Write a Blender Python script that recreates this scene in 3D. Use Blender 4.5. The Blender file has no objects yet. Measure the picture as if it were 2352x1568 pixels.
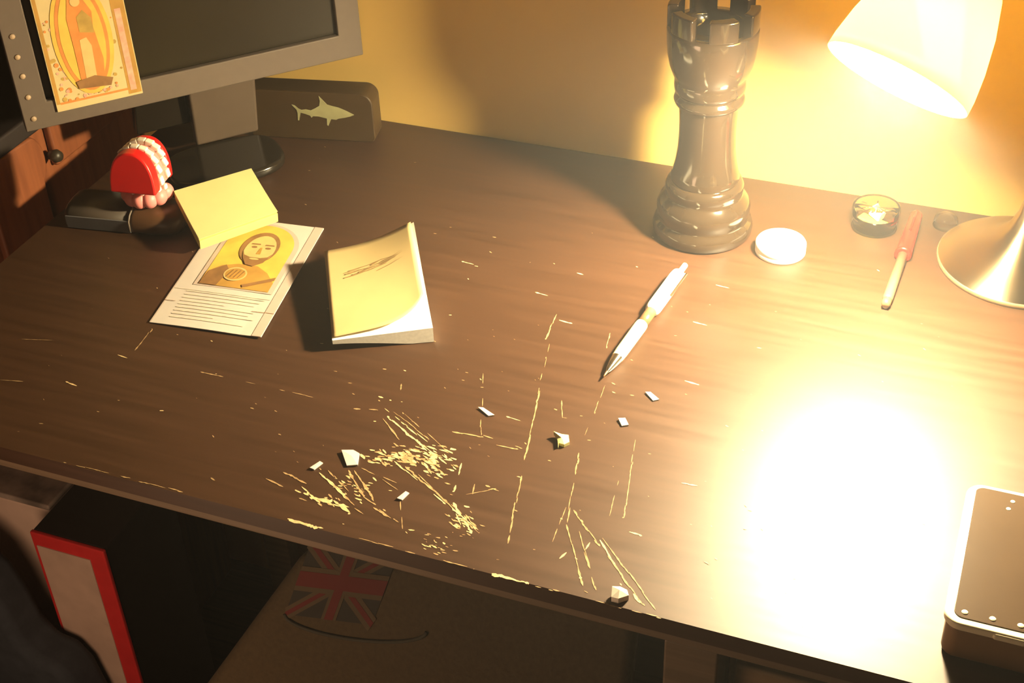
import bpy, math, random
from mathutils import Vector, Matrix

# ------------------------------------------------------------------ camera
scene = bpy.context.scene
cam_data = bpy.data.cameras.new('camera')
cam_data.lens = 50.0
cam_data.sensor_width = 36.0
cam_data.clip_start = 0.02
cam = bpy.data.objects.new('camera', cam_data)
scene.collection.objects.link(cam)
CAM_R = Matrix(((0.9331037, -0.1901191, 0.3052412), (0.3580505, 0.5700814, -0.7394640), (-0.0334261, 0.7992884, 0.6000173)))
cam.matrix_world = Matrix.Translation((0.26099, -0.61480, 1.45000)) @ CAM_R.to_4x4()
scene.camera = cam

# ------------------------------------------------------------------ world, exposure
world = bpy.data.worlds.new('dim_room')
world.use_nodes = True
world.node_tree.nodes['Background'].inputs[0].default_value = (1.0, 0.52, 0.26, 1)
world.node_tree.nodes['Background'].inputs[1].default_value = 0.03
scene.world = world
scene.view_settings.view_transform = 'Standard'
scene.view_settings.look = 'None'
scene.view_settings.gamma = 1.0
scene.view_settings.use_curve_mapping = False
scene.view_settings.exposure = 0.48
scene.cycles.max_bounces = 6; scene.cycles.volume_step_rate = 4.0
BULB_STRENGTH = 2400.0
BULB_COLOR = (1.0, 0.80, 0.46)
fill_data = bpy.data.lights.new('added_fill_light', 'POINT')      # added weak light with no visible source, brightens the boxes under the desk
fill_data.energy = 3.6; fill_data.color = (1.0, 0.62, 0.36); fill_data.shadow_soft_size = 0.12
fill_obj = bpy.data.objects.new('added_fill_light', fill_data); fill_obj.location = (-0.32, -0.36, 0.66)
scene.collection.objects.link(fill_obj)

# ------------------------------------------------------------------ materials
def mat(name, color, rough=0.5, metal=0.0, spec=0.5, coat=0.0, trans=0.0, noise=0.0, nscale=40.0,
        aniso=0.0, emit=None, strength=0.0, ior=1.45, bump=0.0, sheen=0.0):
    m = bpy.data.materials.new(name)
    m.use_nodes = True
    nt = m.node_tree
    b = nt.nodes['Principled BSDF']
    b.inputs['Base Color'].default_value = (*color, 1)
    b.inputs['Roughness'].default_value = rough
    b.inputs['Metallic'].default_value = metal
    b.inputs['Specular IOR Level'].default_value = spec
    b.inputs['Coat Weight'].default_value = coat
    b.inputs['Coat Roughness'].default_value = 0.08
    b.inputs['Transmission Weight'].default_value = trans
    b.inputs['IOR'].default_value = ior
    b.inputs['Anisotropic'].default_value = aniso
    b.inputs['Sheen Weight'].default_value = sheen
    if emit:
        b.inputs['Emission Color'].default_value = (*emit, 1)
        b.inputs['Emission Strength'].default_value = strength
    if aniso:
        t = nt.nodes.new('ShaderNodeTangent'); t.direction_type = 'RADIAL'; t.axis = 'Z'; b.inputs['Anisotropic Rotation'].default_value = 0.25
        nt.links.new(t.outputs[0], b.inputs['Tangent'])
    if noise or bump:
        tc = nt.nodes.new('ShaderNodeTexCoord')
        nz = nt.nodes.new('ShaderNodeTexNoise')
        nz.inputs['Scale'].default_value = nscale
        nz.inputs['Detail'].default_value = 5.0
        nt.links.new(tc.outputs['Object'], nz.inputs['Vector'])
        if noise:
            ramp = nt.nodes.new('ShaderNodeValToRGB')
            ramp.color_ramp.elements[0].position = 0.3
            ramp.color_ramp.elements[1].position = 0.7
            ramp.color_ramp.elements[0].color = (*[c * (1 - noise) for c in color], 1)
            ramp.color_ramp.elements[1].color = (*[min(1, c * (1 + noise)) for c in color], 1)
            nt.links.new(nz.outputs['Fac'], ramp.inputs['Fac'])
            nt.links.new(ramp.outputs['Color'], b.inputs['Base Color'])
        if bump:
            bp = nt.nodes.new('ShaderNodeBump')
            bp.inputs['Strength'].default_value = bump
            bp.inputs['Distance'].default_value = 0.002
            nt.links.new(nz.outputs['Fac'], bp.inputs['Height'])
            nt.links.new(bp.outputs['Normal'], b.inputs['Normal'])
    return m

def wood_mat(name, c0, c1, rough, scale=(1.5, 30, 30), spec=0.5):
    """Painted or bare timber: stretched noise for grain, and the grain also varies the gloss a little."""
    m = bpy.data.materials.new(name); m.use_nodes = True
    nt = m.node_tree; b = nt.nodes['Principled BSDF']
    tc = nt.nodes.new('ShaderNodeTexCoord'); mp = nt.nodes.new('ShaderNodeMapping')
    mp.inputs['Scale'].default_value = scale
    nz = nt.nodes.new('ShaderNodeTexNoise'); nz.inputs['Scale'].default_value = 6.0; nz.inputs['Detail'].default_value = 8.0
    rp = nt.nodes.new('ShaderNodeValToRGB')
    rp.color_ramp.elements[0].position = 0.35; rp.color_ramp.elements[0].color = (*c0, 1)
    rp.color_ramp.elements[1].position = 0.7; rp.color_ramp.elements[1].color = (*c1, 1)
    mr = nt.nodes.new('ShaderNodeMapRange')
    mr.inputs['To Min'].default_value = rough - 0.05; mr.inputs['To Max'].default_value = rough + 0.06
    bp = nt.nodes.new('ShaderNodeBump'); bp.inputs['Strength'].default_value = 0.06; bp.inputs['Distance'].default_value = 0.001
    L = nt.links.new
    L(tc.outputs['Object'], mp.inputs['Vector']); L(mp.outputs['Vector'], nz.inputs['Vector'])
    L(nz.outputs['Fac'], rp.inputs['Fac']); L(rp.outputs['Color'], b.inputs['Base Color'])
    L(nz.outputs['Fac'], mr.inputs['Value']); L(mr.outputs['Result'], b.inputs['Roughness'])
    L(nz.outputs['Fac'], bp.inputs['Height']); L(bp.outputs['Normal'], b.inputs['Normal'])
    b.inputs['Specular IOR Level'].default_value = spec
    return m

def translucent_mat(name, color, mix, through):
    m = bpy.data.materials.new(name); m.use_nodes = True
    nt = m.node_tree; nt.nodes.clear()
    o = nt.nodes.new('ShaderNodeOutputMaterial'); mx = nt.nodes.new('ShaderNodeMixShader')
    d = nt.nodes.new('ShaderNodeBsdfDiffuse'); t = nt.nodes.new('ShaderNodeBsdfTranslucent')
    d.inputs['Color'].default_value = (*color, 1); t.inputs['Color'].default_value = (*through, 1)
    mx.inputs[0].default_value = mix
    nt.links.new(d.outputs[0], mx.inputs[1]); nt.links.new(t.outputs[0], mx.inputs[2]); nt.links.new(mx.outputs[0], o.inputs[0])
    return m

M = {}
M['wall'] = mat('yellow_wall_paint', (0.79, 0.53, 0.155), 0.75, noise=0.03, nscale=7, bump=0.05)
M['side_wall'] = mat('side_wall_paint', (0.10, 0.055, 0.05), 0.85, noise=0.05, nscale=5)
M['floor'] = wood_mat('floor_boards', (0.03, 0.018, 0.01), (0.06, 0.035, 0.02), 0.6)
M['desk'] = wood_mat('worn_black_desk_paint', (0.036, 0.015, 0.006), (0.050, 0.021, 0.009), 0.46, (1.2, 22, 22))
M['bare'] = mat('bare_wood_scratch', (0.62, 0.44, 0.22), 0.6, noise=0.25, nscale=300)
M['faint'] = mat('faint_scratch', (0.36, 0.23, 0.11), 0.5, noise=0.3, nscale=300)
M['desk_rail'] = wood_mat('desk_rail_paint', (0.11, 0.075, 0.045), (0.15, 0.10, 0.062), 0.5)
M['drawer'] = wood_mat('desk_drawer_paint', (0.16, 0.105, 0.055), (0.20, 0.13, 0.07), 0.5)
M['cabinet'] = wood_mat('reddish_brown_wood', (0.17, 0.05, 0.018), (0.24, 0.075, 0.026), 0.5, (20, 20, 1.5))
M['bezel'] = mat('grey_monitor_plastic', (0.125, 0.098, 0.078), 0.45, noise=0.04, nscale=120)
M['screen'] = mat('dark_monitor_screen', (0.016, 0.012, 0.006), 0.30, spec=0.4, noise=0.05, nscale=20)
M['housing'] = mat('dark_monitor_back', (0.04, 0.033, 0.03), 0.5, noise=0.05)
M['neck'] = mat('monitor_neck_plastic', (0.085, 0.062, 0.045), 0.4, noise=0.05, nscale=60)
M['black_gloss'] = mat('glossy_black_plastic', (0.012, 0.009, 0.006), 0.16, spec=0.5, noise=0.05)
M['black_soft'] = mat('dull_black_plastic', (0.03, 0.022, 0.014), 0.42, noise=0.08, nscale=90)
M['icon'] = mat('pale_button_print', (0.42, 0.30, 0.19), 0.5, noise=0.1)
M['rook'] = mat('black_glazed_rook', (0.022, 0.014, 0.008), 0.13, spec=0.6, coat=0.6, noise=0.1, nscale=15)
M['white_plastic'] = mat('white_plastic', (0.86, 0.84, 0.80), 0.35, noise=0.02)
M['paper'] = mat('white_paper', (0.54, 0.49, 0.45), 0.8, noise=0.03, nscale=60)
M['paper_edge'] = mat('page_edges', (0.86, 0.84, 0.78), 0.8, noise=0.06, nscale=400)
M['paper_shade'] = mat('greyish_paper', (0.46, 0.37, 0.32), 0.8, noise=0.05, nscale=60)
M['yellow_paper'] = mat('yellow_sticky_paper', (0.55, 0.51, 0.18), 0.75, noise=0.03, nscale=50)
M['yellow_paper_band'] = mat('pale_yellow_paper', (0.62, 0.58, 0.26), 0.7, noise=0.03, nscale=50)
M['buff_paper'] = mat('buff_cover_paper', (0.50, 0.375, 0.17), 0.75, noise=0.06, nscale=30)
M['pencil'] = mat('pencil_scribble', (0.30, 0.19, 0.07), 0.8, noise=0.2, nscale=200)
M['gold'] = mat('print_yellow', (0.62, 0.42, 0.07), 0.7, noise=0.12, nscale=60)
M['gold_dark'] = mat('print_ochre', (0.42, 0.23, 0.045), 0.7, noise=0.15, nscale=60)
M['print_brown'] = mat('print_brown', (0.24, 0.12, 0.04), 0.7, noise=0.2, nscale=80)
M['print_skin'] = mat('print_skin', (0.60, 0.42, 0.16), 0.7, noise=0.1, nscale=80)
M['print_orange'] = mat('print_orange', (0.58, 0.22, 0.05), 0.7, noise=0.15, nscale=60)
M['print_cream'] = mat('print_cream', (0.57, 0.45, 0.22), 0.7, noise=0.05, nscale=60)
M['print_pink'] = mat('print_pink', (0.66, 0.34, 0.24), 0.7, noise=0.2, nscale=120)
M['print_green'] = mat('print_olive', (0.42, 0.27, 0.06), 0.7, noise=0.2, nscale=80)
M['ink'] = mat('faint_grey_print', (0.58, 0.50, 0.40), 0.8, noise=0.2, nscale=300)
M['toy_red'] = mat('toy_red_plastic', (0.72, 0.012, 0.010), 0.32, spec=0.5, noise=0.05)
M['toy_pink'] = mat('toy_pink_plastic', (0.70, 0.24, 0.22), 0.4, noise=0.06)
M['tooth'] = mat('toy_tooth_white', (0.88, 0.80, 0.68), 0.35, noise=0.03)
M['case_grey'] = mat('grey_case_front', (0.115, 0.115, 0.125), 0.38, noise=0.06)
M['case_dark'] = mat('dark_case_top', (0.045, 0.034, 0.026), 0.45, noise=0.06)
M['case_brown'] = mat('brown_case_end', (0.085, 0.04, 0.018), 0.35, noise=0.06)
M['tin'] = mat('dark_tin', (0.042, 0.024, 0.008), 0.45, spec=0.4, noise=0.06)
M['shark'] = mat('pale_green_print', (0.30, 0.29, 0.15), 0.5, noise=0.12, nscale=90)
def thin_clear(name, tint):
    m = bpy.data.materials.new(name); m.use_nodes = True
    nt = m.node_tree; nt.nodes.clear()
    o = nt.nodes.new('ShaderNodeOutputMaterial'); mx = nt.nodes.new('ShaderNodeMixShader'); fr = nt.nodes.new('ShaderNodeFresnel')
    t = nt.nodes.new('ShaderNodeBsdfTransparent'); g = nt.nodes.new('ShaderNodeBsdfGlossy')
    fr.inputs['IOR'].default_value = 1.28; t.inputs['Color'].default_value = (*tint, 1); g.inputs['Roughness'].default_value = 0.08
    nt.links.new(fr.outputs[0], mx.inputs[0]); nt.links.new(t.outputs[0], mx.inputs[1]); nt.links.new(g.outputs[0], mx.inputs[2]); nt.links.new(mx.outputs[0], o.inputs[0])
    return m
M['clear'] = thin_clear('clear_plastic', (0.99, 0.985, 0.96))
M['yellow_rubber'] = mat('yellow_rubber', (0.90, 0.76, 0.08), 0.5, noise=0.03)
M['red_cap'] = mat('red_pen_cap', (0.42, 0.008, 0.004), 0.3, noise=0.04)
M['grey_barrel'] = mat('grey_pen_barrel', (0.10, 0.085, 0.05), 0.3, noise=0.04)
M['cream_barrel'] = mat('cream_pen_barrel', (0.70, 0.64, 0.44), 0.3, noise=0.03)
M['brown_ring'] = mat('brown_pen_section', (0.16, 0.085, 0.04), 0.35, noise=0.05)
M['metal'] = mat('polished_metal', (0.80, 0.76, 0.68), 0.16, metal=1.0, noise=0.03)
M['brushed'] = mat('brushed_metal_base', (0.42, 0.35, 0.24), 0.30, metal=1.0, aniso=0.85, noise=0.04, nscale=8)
M['base_rim'] = mat('dark_base_rim', (0.16, 0.10, 0.05), 0.45, noise=0.05)
M['shade'] = translucent_mat('cream_translucent_shade', (0.93, 0.88, 0.74), 0.60, (0.95, 0.80, 0.46))
M['bulb'] = mat('lit_bulb', (1, 1, 1), 0.5, emit=BULB_COLOR, strength=BULB_STRENGTH)
M['box_rim'] = mat('pale_box_rim', (0.74, 0.66, 0.46), 0.35, noise=0.04)
M['box_glass'] = mat('glossy_box_top', (0.045, 0.028, 0.016), 0.22, spec=0.6, noise=0.06, nscale=25)
M['box_body'] = mat('brown_black_box_body', (0.19, 0.105, 0.042), 0.5, noise=0.05)
M['box_white'] = mat('white_box_board', (0.62, 0.46, 0.38), 0.75, noise=0.06, nscale=40)
M['box_marble'] = mat('marbled_box_top', (0.26, 0.21, 0.18), 0.7, noise=0.65, nscale=22)
M['binder_red'] = mat('red_binder_cloth', (0.55, 0.018, 0.020), 0.6, noise=0.08, nscale=60)
M['binder_label'] = mat('binder_label', (0.50, 0.36, 0.29), 0.75, noise=0.14, nscale=24)
M['binder_dark'] = mat('binder_dark_top', (0.014, 0.008, 0.007), 0.7, noise=0.1)
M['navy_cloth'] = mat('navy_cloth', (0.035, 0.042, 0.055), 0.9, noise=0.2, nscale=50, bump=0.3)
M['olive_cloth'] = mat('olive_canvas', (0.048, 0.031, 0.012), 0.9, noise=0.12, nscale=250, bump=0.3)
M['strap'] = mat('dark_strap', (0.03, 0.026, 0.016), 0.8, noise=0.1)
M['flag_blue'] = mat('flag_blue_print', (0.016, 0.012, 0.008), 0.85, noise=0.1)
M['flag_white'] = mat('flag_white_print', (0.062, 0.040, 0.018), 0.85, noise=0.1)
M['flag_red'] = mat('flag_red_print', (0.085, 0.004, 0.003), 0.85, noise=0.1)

# ------------------------------------------------------------------ building helpers
COL = scene.collection

class MB:
    """Collects shapes in world coordinates and links them as one mesh object."""
    def __init__(self):
        self.v, self.f, self.m, self.sm = [], [], [], []
        self.slot, self.smooth = 0, False
    def add(self, verts, faces):
        o = len(self.v)
        self.v += [Vector(p) for p in verts]
        for fc in faces:
            self.f.append([i + o for i in fc]); self.m.append(self.slot); self.sm.append(self.smooth)
    def poly(self, pts):
        self.add(pts, [list(range(len(pts)))])
    def prism(self, pts, ex):
        n = len(pts); ex = Vector(ex)
        vs = [Vector(p) for p in pts] + [Vector(p) + ex for p in pts]
        fs = [list(range(n))[::-1], [n + i for i in range(n)]] + [[i, (i + 1) % n, n + (i + 1) % n, n + i] for i in range(n)]
        self.add(vs, fs)
    def box(self, c, s, mtx=None):
        c = Vector(c); h = Vector(s) / 2; mtx = mtx or Matrix.Identity(3)
        pts = [c + mtx @ Vector((sx * h.x, sy * h.y, sz * h.z)) for sz in (-1, 1) for sx, sy in ((-1, -1), (1, -1), (1, 1), (-1, 1))]
        self.add(pts, [[3, 2, 1, 0], [4, 5, 6, 7], [0, 1, 5, 4], [1, 2, 6, 5], [2, 3, 7, 6], [3, 0, 4, 7]])
    def lathe(self, prof, c, axis=(0, 0, 1), seg=64, cap=True, a0=0.0, a1=2 * math.pi):
        c = Vector(c); ax = Vector(axis).normalized()
        e1 = ax.orthogonal().normalized(); e2 = ax.cross(e1)
        full = abs(a1 - a0 - 2 * math.pi) < 1e-6
        n = seg if full else seg + 1
        vs, fs = [], []
        for r, t in prof:
            for k in range(n):
                a = a0 + (a1 - a0) * k / seg
                vs.append(c + ax * t + (e1 * math.cos(a) + e2 * math.sin(a)) * r)
        for i in range(len(prof) - 1):
            for k in range(seg):
                k2 = (k + 1) % n
                fs.append([i * n + k, i * n + k2, (i + 1) * n + k2, (i + 1) * n + k])
        if cap and full:
            if prof[0][0] > 1e-6: fs.append(list(range(n))[::-1])
            if prof[-1][0] > 1e-6: fs.append([(len(prof) - 1) * n + k for k in range(n)])
        self.add(vs, fs)
    def tube(self, path, radii, seg=16):
        path = [Vector(p) for p in path]
        if not hasattr(radii, '__len__'): radii = [radii] * len(path)
        vs, fs = [], []
        prev = None
        for i, p in enumerate(path):
            t = (path[min(i + 1, len(path) - 1)] - path[max(i - 1, 0)]).normalized()
            e1 = t.orthogonal().normalized() if prev is None else (prev - t * prev.dot(t)).normalized()
            prev = e1; e2 = t.cross(e1)
            for k in range(seg):
                a = 2 * math.pi * k / seg
                vs.append(p + (e1 * math.cos(a) + e2 * math.sin(a)) * radii[i])
        for i in range(len(path) - 1):
            for k in range(seg):
                k2 = (k + 1) % seg
                fs.append([i * seg + k, i * seg + k2, (i + 1) * seg + k2, (i + 1) * seg + k])
        fs.append(list(range(seg))[::-1]); fs.append([(len(path) - 1) * seg + k for k in range(seg)])
        self.add(vs, fs)
    def grid(self, fn, nu, nv):
        vs = [fn(i / nu, j / nv) for j in range(nv + 1) for i in range(nu + 1)]
        fs = [[j * (nu + 1) + i, j * (nu + 1) + i + 1, (j + 1) * (nu + 1) + i + 1, (j + 1) * (nu + 1) + i] for j in range(nv) for i in range(nu)]
        self.add(vs, fs)
    def build(self, name, mats, parent=None, bevel=0.0, bseg=3, solid=0.0, recalc=True, loc=None, autosmooth=False):
        import bmesh
        if not isinstance(mats, (list, tuple)): mats = [mats]
        org = Vector(loc) if loc is not None else Vector((0, 0, 0))
        p = parent
        base = parent.matrix_world.translation if parent else org
        if parent:
            base = Vector((0, 0, 0)); q = parent
            while q: base += q.location; q = q.parent
        me = bpy.data.meshes.new(name)
        me.from_pydata([v - base for v in self.v], [], self.f)
        for m_ in mats: me.materials.append(m_)
        for pl, mi, s in zip(me.polygons, self.m, self.sm):
            pl.material_index = mi; pl.use_smooth = s
        if recalc:
            bm = bmesh.new(); bm.from_mesh(me); bmesh.ops.recalc_face_normals(bm, faces=bm.faces); bm.to_mesh(me); bm.free()
        o = bpy.data.objects.new(name, me); COL.objects.link(o)
        if parent: o.parent = parent
        else: o.location = org
        if solid:
            s = o.modifiers.new('solid', 'SOLIDIFY'); s.thickness = solid; s.offset = 0
        if bevel:
            b = o.modifiers.new('bevel', 'BEVEL'); b.width = bevel; b.segments = bseg; b.limit_method = 'ANGLE'; b.angle_limit = math.radians(40)
            for pl in me.polygons: pl.use_smooth = True
            w = o.modifiers.new('wn', 'WEIGHTED_NORMAL'); w.keep_sharp = True
        return o

def tag(o, label=None, cat=None, group=None, kind=None):
    if label: o['label'] = label
    if cat: o['category'] = cat
    if group: o['group'] = group
    if kind: o['kind'] = kind
    return o

def thing(name, label, cat, loc, group=None):
    o = bpy.data.objects.new(name, None); COL.objects.link(o)
    o.location = loc; o.empty_display_size = 0.02
    return tag(o, label, cat, group)

def V(*a): return Vector(a)
ZD = 0.75                      # height of the desk top

# ------------------------------------------------------------------ setting
b = MB(); b.box((0.0, 0.59, 1.25), (3.0, 0.05, 2.5)); tag(b.build('wall_back', M['wall']), 'yellow painted wall behind the desk', 'wall', kind='structure')
b = MB(); b.box((-1.525, -0.4, 1.25), (0.05, 1.93, 2.5)); tag(b.build('wall_left', M['side_wall']), 'dark side wall beyond the wooden cabinet', 'wall', kind='structure')
b = MB(); b.box((0.0, -0.4, -0.025), (3.1, 2.03, 0.05)); tag(b.build('floor', M['floor']), 'dark floor under the desk', 'floor', kind='structure')

# ------------------------------------------------------------------ desk
desk = thing('desk', 'worn dark brown wooden desk covered in pale scratches', 'desk', (0.0, 0.28, 0.0))
X0, X1, YF, YB = -0.577, 0.90, 0.0, 0.563
rng = random.Random(4)
top = MB()
top.box(((X0 + X1) / 2, (YF + YB) / 2, ZD - 0.007), (X1 - X0, YB - YF, 0.014))

def stroke(p, q, w, slot, breaks=0.3, jit=0.0006):
    """One scratch: a broken run of thin slivers lying on the paint."""
    p, q = Vector(p), Vector(q); d = q - p; L = d.length
    if L < 1e-5: return
    d /= L; s = V(-d.y, d.x, 0); t = 0.0
    top.slot = slot
    while t < L:
        ln = rng.uniform(0.002, 0.014)
        if rng.random() > breaks:
            e = min(L, t + ln); h = w * rng.uniform(0.5, 1.25) / 2
            off = s * rng.uniform(-jit, jit)
            z = V(0, 0, 0.0002 + rng.uniform(0, 0.00006))
            a = p + d * t + off + z; c = p + d * e + off + z; m = (a + c) / 2
            top.add([a - s * h * 0.3, m - s * h, c - s * h * 0.3, c + s * h * 0.2, m + s * h * 0.9, a + s * h * 0.3], [[0, 1, 2, 3, 4, 5]])
        t += ln * 0.85
    top.slot = 0

def fleck(c, size, slot):
    n = rng.randint(5, 7); a0 = rng.uniform(0, 6.28); ang = rng.uniform(-0.7, 0.25)
    top.slot = slot; pts = []
    for k in range(n):
        a = a0 + 2 * math.pi * k / n; r = size * rng.uniform(0.4, 1.0)
        x, y = r * math.cos(a) * 2.1, r * math.sin(a) * 0.6
        pts.append(V(c[0] + x * math.cos(ang) - y * math.sin(ang), c[1] + x * math.sin(ang) + y * math.cos(ang), ZD + 0.0002 + rng.uniform(0, 0.00005)))
    top.poly(pts); top.slot = 0

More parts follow.
